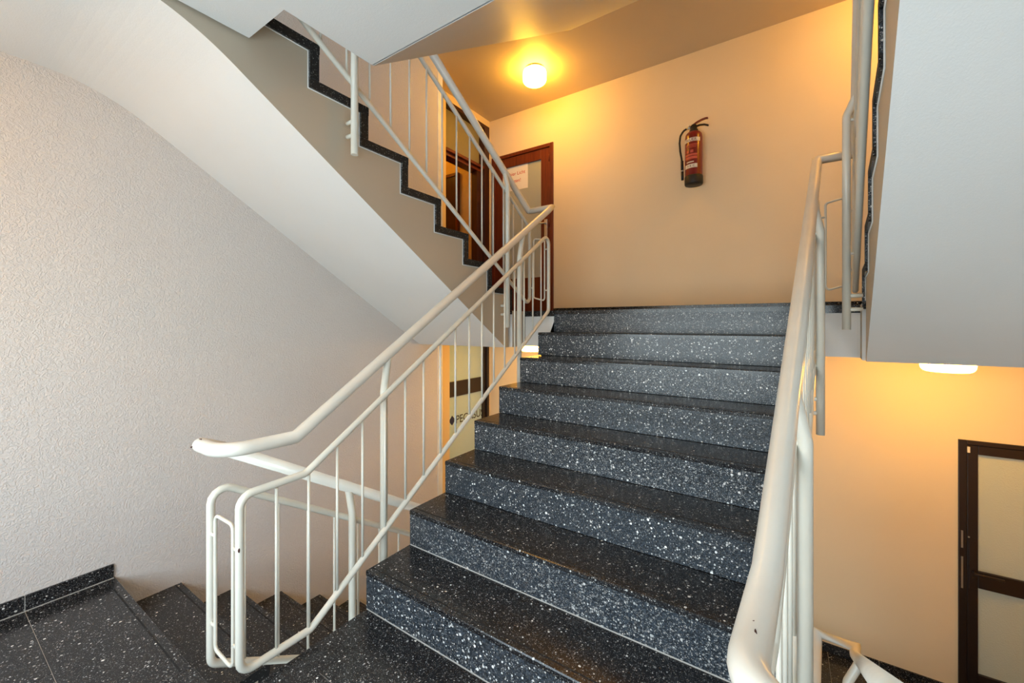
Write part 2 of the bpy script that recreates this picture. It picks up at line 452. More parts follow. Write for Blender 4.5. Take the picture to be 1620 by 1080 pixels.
# main landings
def main_landing(z, name, m='mortar', soffit_m='ceiling'):
    s = z-0.29 if abs(z-4.08) > .1 else 3.785
    t = z-0.0022
    bm = bmesh.new()
    def seg(y0, xa, xb):
        fa, fb, sd = prism(bm, [(y0, s), (YB, s), (YB, t), (y0, t)], xa, xb, 1)
        sd[0].material_index = 0
        sd[3].material_index = 2
    seg(2.94, const(XSL), const(XW))
    seg(2.71, const(XW), const(XL)); seg(YN+0.002, const(XL), const(XC)); seg(YN+0.04 if z < 4 else 3.209, const(XC), E); seg(YN+0.002, E, F); seg(2.71, F, const(XR)); seg(2.94, const(XR), const(XSR))
    return finish(name, bm, None, kind='structure', mats=[soffit_m, 'mortar', 'soffit'])
def main_tiles(o, z):
    rr = []
    xs = [XSL, XW, -2.28, XL, XC, -1.13, -0.73, -0.33]
    rr += [(XW, XL, 2.69, YN+.28), (XL, XC, YN-0.008, YN+.28), (F, XR, 2.69, YN+.28)]
    rr += [(XC, -0.73, YN-0.008, YN+.28), (-0.73, E, YN-0.008, YN+.28), (E, F, YN-0.008, YN+.28)]
    for y0, y1 in ((YN+.28, YN+.61), (YN+.61, YN+.94), (YN+.94, YB)):
        x = XSL
        while x < XSR-0.05:
            x1 = min(x+0.42, XSR); rr.append((x, x1, y0, y1)); x = x1
    tiles(o, rr, z)
    # dark edging along the open well
    for xa, xb in ((const(XL), const(XC)), (E, F)):
        bm = bmesh.new(); prism(bm, [(YN-0.008, z-0.045), (YN+0.002, z-0.045), (YN+0.002, z-TK), (YN-0.008, z-TK)], xa, xb)
        finish('edge_strip', bm, 'terrazzo', o)
o = main_landing(1.36, 'floor'); main_tiles(o, 1.36)
o = main_landing(-1.36, 'floor'); main_tiles(o, -1.36)
o = main_landing(4.08, 'ceiling')
def upper_half(bm):
    s, t = 2.41, 2.69
    prism(bm, [(YF, s), (0.34, s), (0.34, t), (YF, t)], const(XW), const(XL), 0)
    prism(bm, [(YF, s), (0.786, s), (0.786, t), (YF, t)], const(XL), const(XC))
    prism(bm, [(YF, s), (1.175, s), (1.175, t), (YF, t)], const(XC), E)
    prism(bm, [(YF, s), (0.786, s), (0.786, t), (YF, t)], E, F)
    prism(bm, [(YF, s), (0.34, s), (0.34, t), (YF, t)], F, const(XR))
struct('ceiling', upper_half, 'soffit')
def lower_half(bm):
    box(bm, XW, XR, YF, 0.6, -3.03, -2.72)
struct('floor', lower_half, 'terrazzo')
struct('ceiling', lambda bm: box(bm, -5.2, 2.2, YF-0.25, YB+0.25, 6.2, 6.3), 'ceiling')
struct('floor', lambda bm: box(bm, -5.2, 2.2, YF-0.25, YB+0.25, -4.3, -4.2), 'terrazzo')

# ------------------------------------------------------------------ walls
ZLO, ZHI = -4.2, 6.2
struct('wall_left', lambda bm: box(bm, XW-0.26, XW, YF-0.0, 2.93, ZLO, ZHI), 'wall')
struct('wall_right', lambda bm: box(bm, XR, XR+0.26, YF, 2.93, ZLO, ZHI), 'wall')
struct('wall_right', lambda bm: box(bm, XSR, XSR+0.2, 2.93, YB+0.2, ZLO, ZHI), 'wall_smooth')
struct('wall_right', lambda bm: box(bm, XR+0.26, XSR+0.2, 2.73, 2.93, ZLO, ZHI), 'wall_smooth')
# left wall of the landings with the two doorways
DY0, DY1 = 3.31, 4.085
DL0 = 3.37
def side_wall(bm):
    x0, x1 = XSL-0.16, XSL
    def seg(y0, y1, z0, z1): box(bm, x0, x1, y0, y1, z0, z1)
    seg(2.93, DY0, ZLO, ZHI); seg(DY0, DL0, ZLO, 1.36); seg(DY1, YB+0.2, ZLO, ZHI)
    seg(DY0, DY1, ZLO, -1.36); seg(DY0, DY1, 1.069, 1.36); seg(DY0, DY1, 3.70, ZHI)
struct('wall_left', side_wall, 'wall_smooth')
struct('wall_left', lambda bm: box(bm, XSL-0.16, XW-0.26, 2.83, 2.93, ZLO, ZHI), 'wall_smooth')
# back wall with door openings (upper left, lower right)
BD = [(-3.03, -2.17, 1.36, 3.31), (1.02, 1.88, -1.36, 0.45)]
def back_wall(bm):
    y0, y1 = YB, YB+0.2
    def seg(x0, x1, z0, z1): box(bm, x0, x1, y0, y1, z0, z1)
    seg(-5.2, -3.03, ZLO, ZHI); seg(-3.03, -2.17, ZLO, 1.36); seg(-3.03, -2.17, 3.31, ZHI)
    seg(-2.17, 1.02, ZLO, ZHI)
    seg(1.02, 1.88, ZLO, -1.36); seg(1.02, 1.88, 0.45, ZHI); seg(1.88, XSR+0.2, ZLO, ZHI)
struct('wall_back', back_wall, 'wall_smooth')
# front wall behind the camera with a window per half landing
WX0, WX1 = -2.15, 0.75
def front_wall(bm):
    y0, y1 = YF-0.2, YF
    def seg(x0, x1, z0, z1): box(bm, x0, x1, y0, y1, z0, z1)
    seg(XW-0.26, WX0, ZLO, ZHI); seg(WX1, XSR+0.2, ZLO, ZHI)
    z = ZLO
    for a, c in ((-2.32, -1.02), (0.40, 1.70), (3.12, 4.42)):
        seg(WX0, WX1, z, a); z = c
    seg(WX0, WX1, z, ZHI)
struct('wall_front', front_wall, 'wall')
for i, (a, c) in enumerate(((-2.32, -1.02), (0.40, 1.70), (3.12, 4.42))):
    def wf(bm):
        y0, y1 = YF-0.10, YF-0.05
        box(bm, WX0, WX1, y0, y1, a, a+0.05); box(bm, WX0, WX1, y0, y1, c-0.05, c)
        for x in (WX0, WX0+0.95, WX0+1.9, WX1-0.05): box(bm, x, x+0.05, y0, y1, a+0.05, c-0.05)
    wo = struct('window_%d' % (i+1), wf, 'white')
# smooth strip and white corner bead where the left wall ends
bm = bmesh.new(); box(bm, XW-0.001, XW+0.004, 2.868, 2.9325, ZLO, ZHI, 0.001)
finish('trim_1', bm, 'white', kind='structure')

# vestibule behind the upper left doorway
def vest(bm):
    box(bm, -5.0, -4.9, 2.7, YB, 1.36, 3.9)      # far wall
    box(bm, -4.9, XSL-0.16, 2.6, 2.7, 1.36, 3.9)
    box(bm, -4.9, XSL-0.16, 2.6, YB, 3.80, 3.9)
struct('wall_back', vest, 'vest_wall')
struct('wall_back', lambda bm: box(bm, -4.9, XSL-0.16, YB-0.012, YB, 1.36, 3.8), 'vest_wall')
struct('floor', lambda bm: box(bm, -4.9, XSL, 2.7, YB, 1.30, 1.359), 'terrazzo')
def cavity(bm):
    box(bm, -3.6, -3.5, 3.1, YB, -1.4, 1.12)
    box(bm, -3.5, XSL-0.16, 3.1, 3.15, -1.4, 1.05)
    box(bm, -3.5, XSL-0.16, 3.1, YB, 1.07, 1.12)
struct('wall_left', cavity, 'white')
# shallow closed lobbies behind the two back wall doors
def lob(bm, x0, x1, z0, z1):
    box(bm, x0-0.1, x1+0.1, YB+0.55, YB+0.6, z0, z1+0.1); box(bm, x0-0.15, x0-0.1, YB+0.2, YB+0.6, z0, z1+0.1)
    box(bm, x1+0.1, x1+0.15, YB+0.2, YB+0.6, z0, z1+0.1); box(bm, x0-0.1, x1+0.1, YB+0.2, YB+0.6, z1+0.1, z1+0.15)
    box(bm, x0-0.1, x1+0.1, YB+0.2, YB+0.6, z0-0.05, z0)
struct('wall_back', lambda bm: lob(bm, *BD[0]), 'white')
struct('wall_back', lambda bm: lob(bm, *BD[1]), 'white')

# ------------------------------------------------------------------ baseboards
def baseboard(name, segs, m='terrazzo'):
    first = None
    bm = bmesh.new()
    x0, x1, y0, y1, z0, z1 = segs[0]
    box(bm, x0, x1, y0, y1, z0, z1, 0.001)
    o = finish(name, bm, m, kind='structure')
    for s in segs[1:]:
        bm = bmesh.new(); box(bm, *s, 0.001); finish('tile', bm, m, o)
baseboard('baseboard_left', [(XW, XW+0.011, 0.307, 0.590, 0.003, 0.068), (XW, XW+0.011, -0.03, 0.3045, 0.003, 0.068), (XW, XW+0.011, -0.38, -0.0325, 0.003, 0.068), (XW, XW+0.011, YF, -0.3825, 0.003, 0.068)])
bm = bmesh.new(); box(bm, XW, XW+0.0125, YF, 0.590, -0.0005, 0.0032); box(bm, XW, XW+0.0098, YF, 0.589, 0.003, 0.067)
finish('baseboard_left', bm, 'mortar', kind='structure')
baseboard('baseboard_back', [(-2.165+i*0.45, -2.1675+(i+1)*0.45, YB-0.011, YB, 1.363, 1.43) for i in range(9)])
baseboard('baseboard_back', [(-1.0+i*0.4, -1.0025+(i+1)*0.4, YB-0.011, YB, -1.357, -1.29) for i in range(5)] + [(-3.06+i*0.41, -3.0625+(i+1)*0.41, YB-0.011, YB, -1.357, -1.29) for i in range(5)])

# ------------------------------------------------------------------ railings
RF, RH, RB, RP = 0.0140, 0.0245, 0.0058, 0.0175
def railing(label, X, hand, frame, balY, topf, botf, posts, loop=None, chips=None, group=None):
    """X(y)->x of the frame plane; hand: list of (x,y,z) path; frame: closed list of (y,z);
    posts: (y, px(y), z_hand, z_crank, z_foot, face_x(y))"""
    y0 = frame[0][0]
    root = thing('stair_railing', label, 'railing', (X(y0), y0, min(z for y, z in frame)), 'tubular stair railings')
    tube_obj('handrail', hand, RH, 'cream_rail', root, 18)
    fp = [(X(y), y, z) for y, z in frame]
    n = len(fp)
    # rounded closed loop
    ext = [fp[-1]] + fp + [fp[0]]
    rads = [0] + [f for f in [0.045]*n] + [0]
    full = round_path(ext, rads, 5)[1:-1]
    tube_obj('frame', full, RF, 'cream', root, 12, closed=True)
    cache = {}
    for y in balY:
        zt, zb = topf(y)-RF*0.9, botf(y)+RF*0.9
        L = round(zt-zb, 2)
        if L not in cache:
            bm = bmesh.new(); tube(bm, [(0, 0, 0), (0, 0, L)], RB, 8)
            me = bpy.data.meshes.new('baluster'); bm.to_mesh(me); bm.free(); me.materials.append(M['cream']); cache[L] = me
        put('baluster', cache[L], (X(y), y, zb), root)
    for (y, px, zh, zc, zf, face) in posts:
        x = px(y); xh = X(y)
        p = [(xh, y, zh), (xh, y, zh-0.02), (x, y, zc), (x, y, zf)]
        pm = tube_obj('post', round_path(p, [0, 0.0, 0.05, 0], 4), RP, 'cream', root, 14)
        for dz in (0.10, 0.167):
            tube_obj('bracket', [(x, y, zf+dz), (face(y), y, zf+dz)], 0.010, 'cream', pm, 10)
        tube_obj('clamp', [(x, y, 0.5*(topf(y)+topf(y))), (xh, y, topf(y))], 0.008, 'cream', root, 8)
        tube_obj('clamp', [(x, y, botf(y)), (xh, y, botf(y))], 0.008, 'cream', root, 8)
    if loop:
        A, B, zA, zB, xo, xi = loop      # (x,y) each side, (low, high) each side; ends: frame x,y to tie to
        pts = [(A[0], A[1], zA[0]), (B[0], B[1], zB[0]), (B[0], B[1], zB[1]), (A[0], A[1], zA[1])]
        ext = [pts[-1]] + pts + [pts[0]]
        full = round_path(ext, [0]+[0.022]*4+[0], 4)[1:-1]
        lo = tube_obj('spacer_loop', full, RB+0.0005, 'cream', root, 8, closed=True)
        for (P_, Q, zz) in ((A, xo, zA), (B, xi, zB)):
            for f in (0.17, 0.84):
                z = zz[0]+(zz[1]-zz[0])*f
                tube_obj('stub', [(P_[0], P_[1], z), (Q[0], Q[1], z)], RB, 'cream', lo, 8)
    return root

# profile functions of the railings -- central flight
cs = 0.662
def c_hand(y): return 0.820 if y < 0.85 else 0.820+cs*(y-0.85)
def c_top(y): return 0.665 if y < 0.89 else 0.668+cs*(y-0.885)
def c_bot(y): return 0.045 if y < 0.905 else 0.045+0.667*(y-0.905)
def s_hand(y): return 2.188+0.612*(2.945-y)
def s_top(y): return 2.060+0.612*(2.925-y)
def s_bot(y): return 1.400+0.617*(2.925-y)
def d_hand(y): return 0.805-0.605*(y-0.645)
def d_top(y): return 0.672-0.627*(y-0.645)
def d_bot(y): return -0.005-0.625*(y-0.64)

X1, X2 = -1.562, -1.770
def cmap(a, b):
    return a, b
def build_side(X1f, X2f, P1f, P2f, face_c, face_s, side):
    left = side == 'left'
    # ---- central railing
    ut = 0.56
    yT = 2.915
    dv = -1 if left else 1
    gap = abs(X1f(0.6)-X2f(0.6))
    sh = 0.0 if left else 0.010
    ut = 0.598 if left else 0.530
    hand = [(X2f(0.68), 0.68, d_hand(0.68)), (X2f(ut), ut, 0.822), (X1f(ut)+sh, ut, 0.824), (X1f(0.845), 0.845, 0.820)]
    cr = gap*0.42 if left else 0.074
    hand2 = round_path(hand, [0, cr, cr, 0], 8)
    path = hand2 + [(X1f(2.86), 2.86, c_hand(2.86)), (X1f(yT), yT, s_hand(2.94)), (X2f(yT), yT, s_hand(2.94))]
    fr = [(0.652, 0.045), (0.905, 0.045), (2.872, c_bot(2.872)), (2.872, c_top(2.85)-0.0), (0.885, 0.668), (0.652, 0.660)]
    bal = [0.775+0.1235*i for i in range(17)] if left else [0.775+0.1235*i for i in range(17)]
    p1y, p2y = (1.285, 2.484) if left else (1.30, 2.42)
    A = (X2f(.65)-dv*0.045, 0.64); B = (X1f(.65)+dv*0.045, 0.65)
    cen = railing('cream tubular railing along the %s edge of the central flight, with landing handrail bend' % ('left' if left else 'right'),
        X1f, path, fr, bal, c_top, c_bot,
        [(p1y, P1f, c_hand(p1y)-0.0, c_hand(p1y)-0.17, -0.15, face_c), (p2y, P1f, c_hand(p2y), c_hand(p2y)-0.17, 0.73 if not left else 0.69, face_c)],
        loop=(A, B, (0.07, 0.56), (0.045, 0.55), (X2f(.64), 0.64), (X1f(.65), 0.652)))
    # ---- upper side railing
    A = (X2f(2.93)-dv*0.04, 2.925); B = (X1f(2.87)+dv*0.04, 2.88)
    hp = [(X2f(yT), yT, s_hand(2.94)), (X2f(2.90), 2.90, s_hand(2.925)), (X2f(0.55), 0.55, s_hand(0.55))]
    fr = [(2.925, 1.400), (0.60, s_bot(0.60)), (0.60, s_top(0.60)), (2.925, 2.055)]
    bal = [2.81-0.1335*i for i in range(17)]
    q1, q2 = (2.557, 1.232) if left else (2.60, 1.25)
    railing('cream tubular railing on the %s flight rising overhead, posts bracketed to the step ends' % side,
        X2f, hp, fr, bal, s_top, s_bot,
        [(q1, P2f, s_hand(q1), s_hand(q1)-0.12, 1.226, face_s), (q2, P2f, s_hand(q2), s_hand(q2)-0.12, 2.078, face_s)],
        loop=(A, B, (1.47, 1.96), (1.44, 1.93), (X2f(2.92), 2.925), (X1f(2.87), 2.872)))
    # ---- lower side railing (going down)
    hp = [(X2f(0.68), 0.68, d_hand(0.68)), (X2f(2.87), 2.87, d_hand(2.87)), (X2f(yT), yT, d_hand(2.87)+0.02), (X1f(yT), yT, d_hand(2.87)+0.03),
          (X1f(2.86), 2.86, c_hand(2.86)-ST), (X1f(1.6), 1.6, c_hand(1.6)-ST)]
    fr = [(0.642, -0.005), (2.90, d_bot(2.90)), (2.90, d_top(2.90)), (0.642, 0.668)]
    bal = [0.756+0.129*i for i in range(17)]
    railing('cream tubular railing on the %s flight going down from the near landing' % side,
        X2f, hp, fr, bal, d_top, d_bot,
        [(1.22, P2f, d_hand(1.22), d_hand(1.22)-0.12, d_hand(1.22)-1.13, face_s), (2.35, P2f, d_hand(2.35), d_hand(2.35)-0.12, d_hand(2.35)-1.13, face_s)])
    return cen
cl_ = build_side(const(X1), const(X2), const(-1.590), const(-1.742), const(XC), const(XL), 'left')
cr_ = build_side(lambda y: F(y)-0.19, lambda y: F(y)-0.022, lambda y: F(y)-0.160, lambda y: F(y)-0.062, E, F, 'right')

def chip(root, p, sx, sy, sz):
    bm = bmesh.new(); bmesh.ops.create_icosphere(bm, subdivisions=2, radius=1.0)
    for v in bm.verts:
        k = 1+0.35*math.sin(5*v.co.x+3*v.co.y)
        v.co = Vector((v.co.x*sx*k, v.co.y*sy*k, v.co.z*sz))+Vector(p)
    finish('paint_chip', bm, 'rust', root, smooth=True)
chip(cr_, (-0.0320, 0.632, 0.8457), 0.0028, 0.0060, 0.0012)
chip(cr_, (-0.0345, 0.652, 0.8457), 0.0024, 0.0024, 0.0012)
chip(cr_, (-0.0475, 0.636, 0.8405), 0.0022, 0.0018, 0.0018)
chip(cr_, (-0.0510, 0.628, 0.8375), 0.0022, 0.0022, 0.0018)
chip(cl_, (-1.715, 0.592, 0.8475), 0.0090, 0.0030, 0.0015)
chip(cl_, (-1.7000, 0.560, 0.8300), 0.0030, 0.0030, 0.0030)
chip(cl_, (-1.5495, 0.645, 0.480), 0.0028, 0.0030, 0.0080)

# ------------------------------------------------------------------ doors
def yf(bm, x0, x1, z0, z1, y0, y1, bev=0.002): box(bm, x0, x1, y0, y1, z0, z1, bev)
# door in the back wall of the upper landing, red brown with notice
x0, x1, z0, z1 = BD[0]
d = bpy.data.objects.new('door_1', None); COL.objects.link(d); d.location = ((x0+x1)/2, YB, z0); d['kind'] = 'structure'
bm = bmesh.new()
for a, c_, e, f in ((x0, x0+0.05, z0, z1), (x1-0.045, x1, z0, z1), (x0+0.05, x1-0.045, z1-0.04, z1)): box(bm, a, c_, YB-0.018, YB+0.10, e, f, 0.003)
finish('door_frame', bm, 'redwood', d)
bm = bmesh.new()
lx0, lx1, lz0, lz1 = x0+0.052, x1-0.047, z0+0.006, z1-0.042
for a, c_, e, f in ((lx0, lx0+0.10, lz0, lz1), (lx1-0.115, lx1, lz0, lz1), (lx0+0.10, lx1-0.115, lz1-0.115, lz1), (lx0+0.10, lx1-0.115, lz0, lz0+0.43)):
    box(bm, a, c_, YB-0.004, YB+0.04, e, f, 0.003)
leaf = finish('door_leaf', bm, 'redwood', d)
bm = bmesh.new(); box(bm, lx0+0.09, lx1-0.105, YB+0.015, YB+0.022, lz0+0.42, lz1-0.105); finish('glass_pane', bm, 'glass_grey', leaf)
bm = bmesh.new()
tube(bm, [(lx1-0.05, YB, 2.40), (lx1-0.05, YB-0.05, 2.40), (lx1-0.17, YB-0.05, 2.40)], 0.009, 8); box(bm, lx1-0.07, lx1-0.03, YB-0.010, YB-0.004, 2.25, 2.45, 0.002)
finish('door_handle', bm, 'steel', leaf)
bm = bmesh.new()
for z in (1.6, 2.35, 3.1): tube(bm, [(x1-0.046, YB-0.022, z), (x1-0.046, YB-0.022, z+0.08)], 0.007, 8)
finish('hinge', bm, 'redwood', d)
sgn = thing('notice_sheet', 'white paper notice with red lettering taped to the glass door upstairs', 'sign', (-2.73, YB+0.014, 2.87))
bm = bmesh.new(); box(bm, -2.945, -2.520, YB+0.0125, YB+0.0145, 2.865, 3.158); finish('paper_sheet', bm, 'paper', sgn)
mt = Matrix.Translation((-2.732, YB+0.0118, 3.02)) @ Matrix.Rotation(PI/2, 4, 'X')
text_mesh('lettering', 'Bitte hier Licht\nbenutzen!', 0.058, 'red_ink', sgn, mt, 0.0006, 1.5)

# doorway in the landing's left wall upstairs with transom
d = bpy.data.objects.new('door_2', None); COL.objects.link(d); d.location = (XSL, (DY0+DY1)/2, 1.36); d['kind'] = 'structure'
bm = bmesh.new()
xa_, xb_ = XSL-0.16, XSL+0.012
box(bm, xa_, xa_+0.05, DY0, DY0+0.05, 1.36, 3.70, 0.003); box(bm, xa_, xb_, DY1-0.10, DY1, 1.36, 3.70, 0.003)
box(bm, xa_, xb_, DY0+0.001, DY1-0.10, 3.66, 3.70, 0.003)
finish('door_frame', bm, 'darkwood', d)
bm = bmesh.new(); box(bm, xa_+0.02, xb_, DY0+0.001, DY1-0.10, 3.15, 3.185, 0.003); box(bm, xa_+0.02, xb_-0.03, DY0+0.001, DY1-0.10, 3.11, 3.15, 0.003); tr = finish('transom_bar', bm, 'redwood', d)
bm = bmesh.new(); box(bm, xa_+0.08, xa_+0.086, DY0+0.045, DY1-0.095, 3.18, 3.665); finish('transom_pane', bm, 'glass_olive', d)
bm = bmesh.new(); box(bm, XSL-0.11, XSL-0.02, DY1-0.205, DY1-0.10, 1.37, 3.11, 0.004); finish('door_edge', bm, 'darkwood', d)
# door of the room behind, seen through it
d = bpy.data.objects.new('door_3', None); COL.objects.link(d); d.location = (-4.0, YB-0.012, 1.36); d['kind'] = 'structure'
bm = bmesh.new(); box(bm, -4.36, -3.59, YB-0.05, YB-0.013, 1.36, 3.20, 0.003); finish('door_leaf', bm, 'darkwood', d)
bm = bmesh.new(); box(bm, -3.59, -3.55, YB-0.06, YB-0.013, 1.36, 3.24, 0.003); box(bm, -4.40, -4.36, YB-0.06, YB-0.013, 1.36, 3.24, 0.003); box(bm, -4.36, -3.59, YB-0.06, YB-0.013, 3.20, 3.24, 0.003)
finish('door_frame', bm, 'redwood', d)

# lower left door in the side wall (glazed, dark frame)
def side_glazed(z0, z1):
    d = bpy.data.objects.new('door_4', None); COL.objects.link(d); d.location = (XSL, (DY0+DY1)/2, z0); d['kind'] = 'structure'
    bm = bmesh.new()
    box(bm, XSL-0.15, XSL-0.11, DL0+0.001, DL0+0.04, z0, z1, 0.003); box(bm, XSL-0.12, XSL+0.01, DY1-0.045, DY1, z0, z1, 0.003); box(bm, XSL-0.15, XSL+0.01, DL0+0.001, DY1-0.045, z1-0.02, z1, 0.003)
    finish('door_frame', bm, 'dark_metal', d)
    bm = bmesh.new(); ya, yb = DL0+0.003, DY1-0.047
    box(bm, XSL-0.11, XSL-0.06, ya, ya+0.03, z0+0.01, z1-0.022, 0.003); box(bm, XSL-0.06, XSL-0.01, yb-0.055, yb, z0+0.01, z1-0.05, 0.003)
    box(bm, XSL-0.06, XSL-0.01, ya, yb-0.055, 0.435, 0.605, 0.003); box(bm, XSL-0.06, XSL-0.01, ya, yb-0.055, z0+0.01, z0+0.25, 0.003); box(bm, XSL-0.06, XSL-0.01, ya, yb-0.055, z1-0.04, z1-0.022, 0.003)
    lf_ = finish('door_leaf', bm, 'dark_metal', d)
    bm = bmesh.new(); box(bm, XSL-0.040, XSL-0.034, ya+0.001, yb-0.045, 0.60, z1-0.03); finish('glass_pane', bm, 'glass_green', lf_)
    bm = bmesh.new(); box(bm, XSL-0.040, XSL-0.034, ya+0.001, yb-0.045, z0+0.24, 0.44); finish('glass_pane', bm, 'glass_green', lf_)
    return d
d4 = side_glazed(-1.36, 1.068)
mt = Matrix.Translation((XSL-0.0325, 3.765, 0.160)) @ Matrix.Rotation(PI/2, 4, 'Z') @ Matrix.Rotation(PI/2, 4, 'X')
fo = thing('door_lettering', 'dark lettering with a blue diamond on the lower left glass door', 'sign', (XSL-0.033, 3.72, 0.2))
text_mesh('lettering', 'PEGASUS', 0.128, 'black_ink', fo, mt, 0.0005)
bm = bmesh.new(); s_ = 0.055
v = [bm.verts.new((x, 3.447+a, 0.168+c_)) for x in (XSL-0.0335, XSL-0.0325) for a, c_ in ((s_, 0), (0, s_), (-s_, 0), (0, -s_))]
bm.faces.new(v[:4]); bm.faces.new(v[4:][::-1])
for i in range(4): bm.faces.new((v[i], v[(i+1) % 4], v[4+(i+1) % 4], v[4+i]))
finish('diamond_mark', bm, 'blue_ink', fo)

# lower right door in the back wall (glazed, dark metal)
x0, x1, z0, z1 = BD[1]
d = bpy.data.objects.new('door_5', None); COL.objects.link(d); d.location = ((x0+x1)/2, YB, z0); d['kind'] = 'structure'
bm = bmesh.new()
for a, c_, e, f in ((x0-0.006, x0+0.035, z0, z1), (x1-0.035, x1, z0, z1), (x0+0.035, x1-0.035, z1-0.03, z1)): box(bm, a, c_, YB-0.012, YB+0.10, e, f, 0.003)
finish('door_frame', bm, 'dark_metal', d)
bm = bmesh.new()
lx0, lx1, lz0, lz1 = x0+0.038, x1-0.037, z0+0.006, z1-0.032
for a, c_, e, f in ((lx0, lx0+0.052, lz0, lz1), (lx1-0.052, lx1, lz0, lz1), (lx0+0.052, lx1-0.052, lz1-0.062, lz1), (lx0+0.052, lx1-0.052, -0.560, -0.445), (lx0+0.052, lx1-0.052, lz0, lz0+0.2)):
    box(bm, a, c_, YB-0.004, YB+0.04, e, f, 0.003)
leaf = finish('door_leaf', bm, 'dark_metal', d)
bm = bmesh.new(); box(bm, lx0+0.045, lx1-0.045, YB+0.015, YB+0.022, -0.45, lz1-0.055); finish('glass_pane', bm, 'glass_pale', leaf)
bm = bmesh.new(); box(bm, lx0+0.045, lx1-0.045, YB+0.015, YB+0.022, lz0+0.19, -0.55); finish('glass_pane', bm, 'glass_pale', leaf)
bm = bmesh.new()
tube(bm, round_path([(lx0+0.028, YB, -0.45), (lx0+0.028, YB-0.048, -0.45), (lx0+0.16, YB-0.05, -0.45)], [0, .015, 0], 4), 0.0085, 10)
box(bm, lx0+0.008, lx0+0.046, YB-0.010, YB-0.004, -0.57, -0.24, 0.002); tube(bm, [(lx0+0.028, YB-0.016, -0.50), (lx0+0.028, YB-0.004, -0.50)], 0.010, 10)
finish('door_handle', bm, 'dark_metal', leaf)
bm = bmesh.new(); box(bm, x0+0.006, x0+0.016, YB-0.0145, YB-0.012, -0.58, -0.36); box(bm, x0+0.006, x0+0.016, YB-0.0145, YB-0.012, -0.30, -0.18); box(bm, lx0+0.003, lx0+0.012, YB-0.006, YB-0.004, -0.225, -0.215)
finish('strike_plate', bm, 'steel', d)
bm = bmesh.new(); box(bm, lx0+0.052, lx0+0.115, YB+0.03, YB+0.05, -0.445, -0.31, 0.004); finish('lock_case', bm, 'black_rubber', leaf)
bm = bmesh.new(); box(bm, x0+0.036, x0+0.050, YB-0.014, YB-0.004, z1-0.085, z1-0.045, 0.001); finish('sticker', bm, 'label', leaf)

# ------------------------------------------------------------------ lamps
def lamp(x, y, zc, r, h, label, m='lamp'):
    root = thing('ceiling_lamp', label, 'lamp', (x, y, zc), 'drum lamps on the ceilings')
    bm = bmesh.new(); lathe(bm, [(0, zc), (r*0.80, zc), (r*0.80, zc-0.014), (r*0.74, zc-0.016), (0, zc-0.016)], x, y, 28)
    finish('mounting_ring', bm, 'dark_metal', root)
    bm = bmesh.new(); z = zc-0.016; c = min(0.035, h*0.4)
    pr = [(0, z), (r*0.80, z), (r*0.95, z-c*0.35), (r, z-c), (r, z-h+c)]
    for k in range(1, 6):
        a = k/5*PI/2; pr.append((r-c+c*math.cos(a), z-h+c-c*math.sin(a)))
    pr.append((0, z-h))
    lathe(bm, pr, x, y, 32)
    finish('glass_shade', bm, m, root)
lamp(-2.06, 3.50, 3.785, 0.118, 0.125, 'glowing round drum lamp on the upper landing ceiling')
lamp(0.81, 3.50, 3.785, 0.118, 0.125, 'round drum lamp on the upper landing ceiling above the right flight')
lamp(-2.06, 3.46, 1.07, 0.118, 0.07, 'glowing flat lamp under the landing slab, left of the central steps')
lamp(0.81, 3.46, 1.07, 0.118, 0.085, 'glowing flat lamp below the right landing slab above the dark door')
lamp(-2.15, -0.62, 2.41, 0.118, 0.12, 'round drum lamp on the near landing ceiling beside the left wall', 'lamp_dim')
lamp(-4.1, 3.45, 3.80, 0.118, 0.10, 'unseen drum lamp added to light the side room upstairs', 'lamp_dim')  # out-of-view lamp added to brighten the room behind the doorway

# ------------------------------------------------------------------ fire extinguisher
ex, ey = -0.684, YB-0.095
root = thing('fire_extinguisher', 'red fire extinguisher with black hose and black foot hung on the back wall', 'fire extinguisher', (ex, ey, 2.545))
bm = bmesh.new()
lathe(bm, [(0.0, 2.54), (0.0735, 2.54), (0.0740, 2.60), (0.0740, 2.945), (0.070, 2.972), (0.055, 2.992), (0.030, 3.002), (0.0, 3.002)], ex, ey, 40)
finish('cylinder_body', bm, 'red', root)
bm = bmesh.new(); lathe(bm, [(0.0, 2.518), (0.073, 2.518), (0.077, 2.528), (0.077, 2.590), (0.0748, 2.596), (0.0748, 2.56)], ex, ey, 40)
finish('foot_ring', bm, 'black_rubber', root)
bm = bmesh.new(); lathe(bm, [(0.0, 3.066), (0.020, 3.066), (0.028, 3.054), (0.029, 3.022), (0.036, 3.018), (0.038, 2.998), (0.0, 2.998)], ex, ey, 24)
finish('valve_head', bm, 'black_rubber', root)
bm = bmesh.new(); tube(bm, [(ex-0.02, ey, 3.047), (ex-0.062, ey, 3.046)], 0.012, 12); lathe(bm, [(0, 3.046), (0.009, 3.046), (0.009, 3.058), (0, 3.058)], ex-0.03, ey-0.026, 12)
finish('hose_coupling', bm, 'steel', root)
def strip(bm, pts, wd, th):
    """flat curved lever: pts (x,z), width along Y"""
    for (a, c_) in zip(pts, pts[1:]):
        dx, dz = c_[0]-a[0], c_[1]-a[1]; L = math.hypot(dx, dz); nx, nz = -dz/L*th/2, dx/L*th/2
        vs = [bm.verts.new((p[0]+s1*nx, ey+s2*wd/2, p[1]+s1*nz)) for p in (a, c_) for s1 in (-1, 1) for s2 in (-1, 1)]
        for f in ((0, 1, 3, 2), (4, 6, 7, 5), (0, 4, 5, 1), (2, 3, 7, 6), (0, 2, 6, 4), (1, 5, 7, 3)): bm.faces.new([vs[i] for i in f])
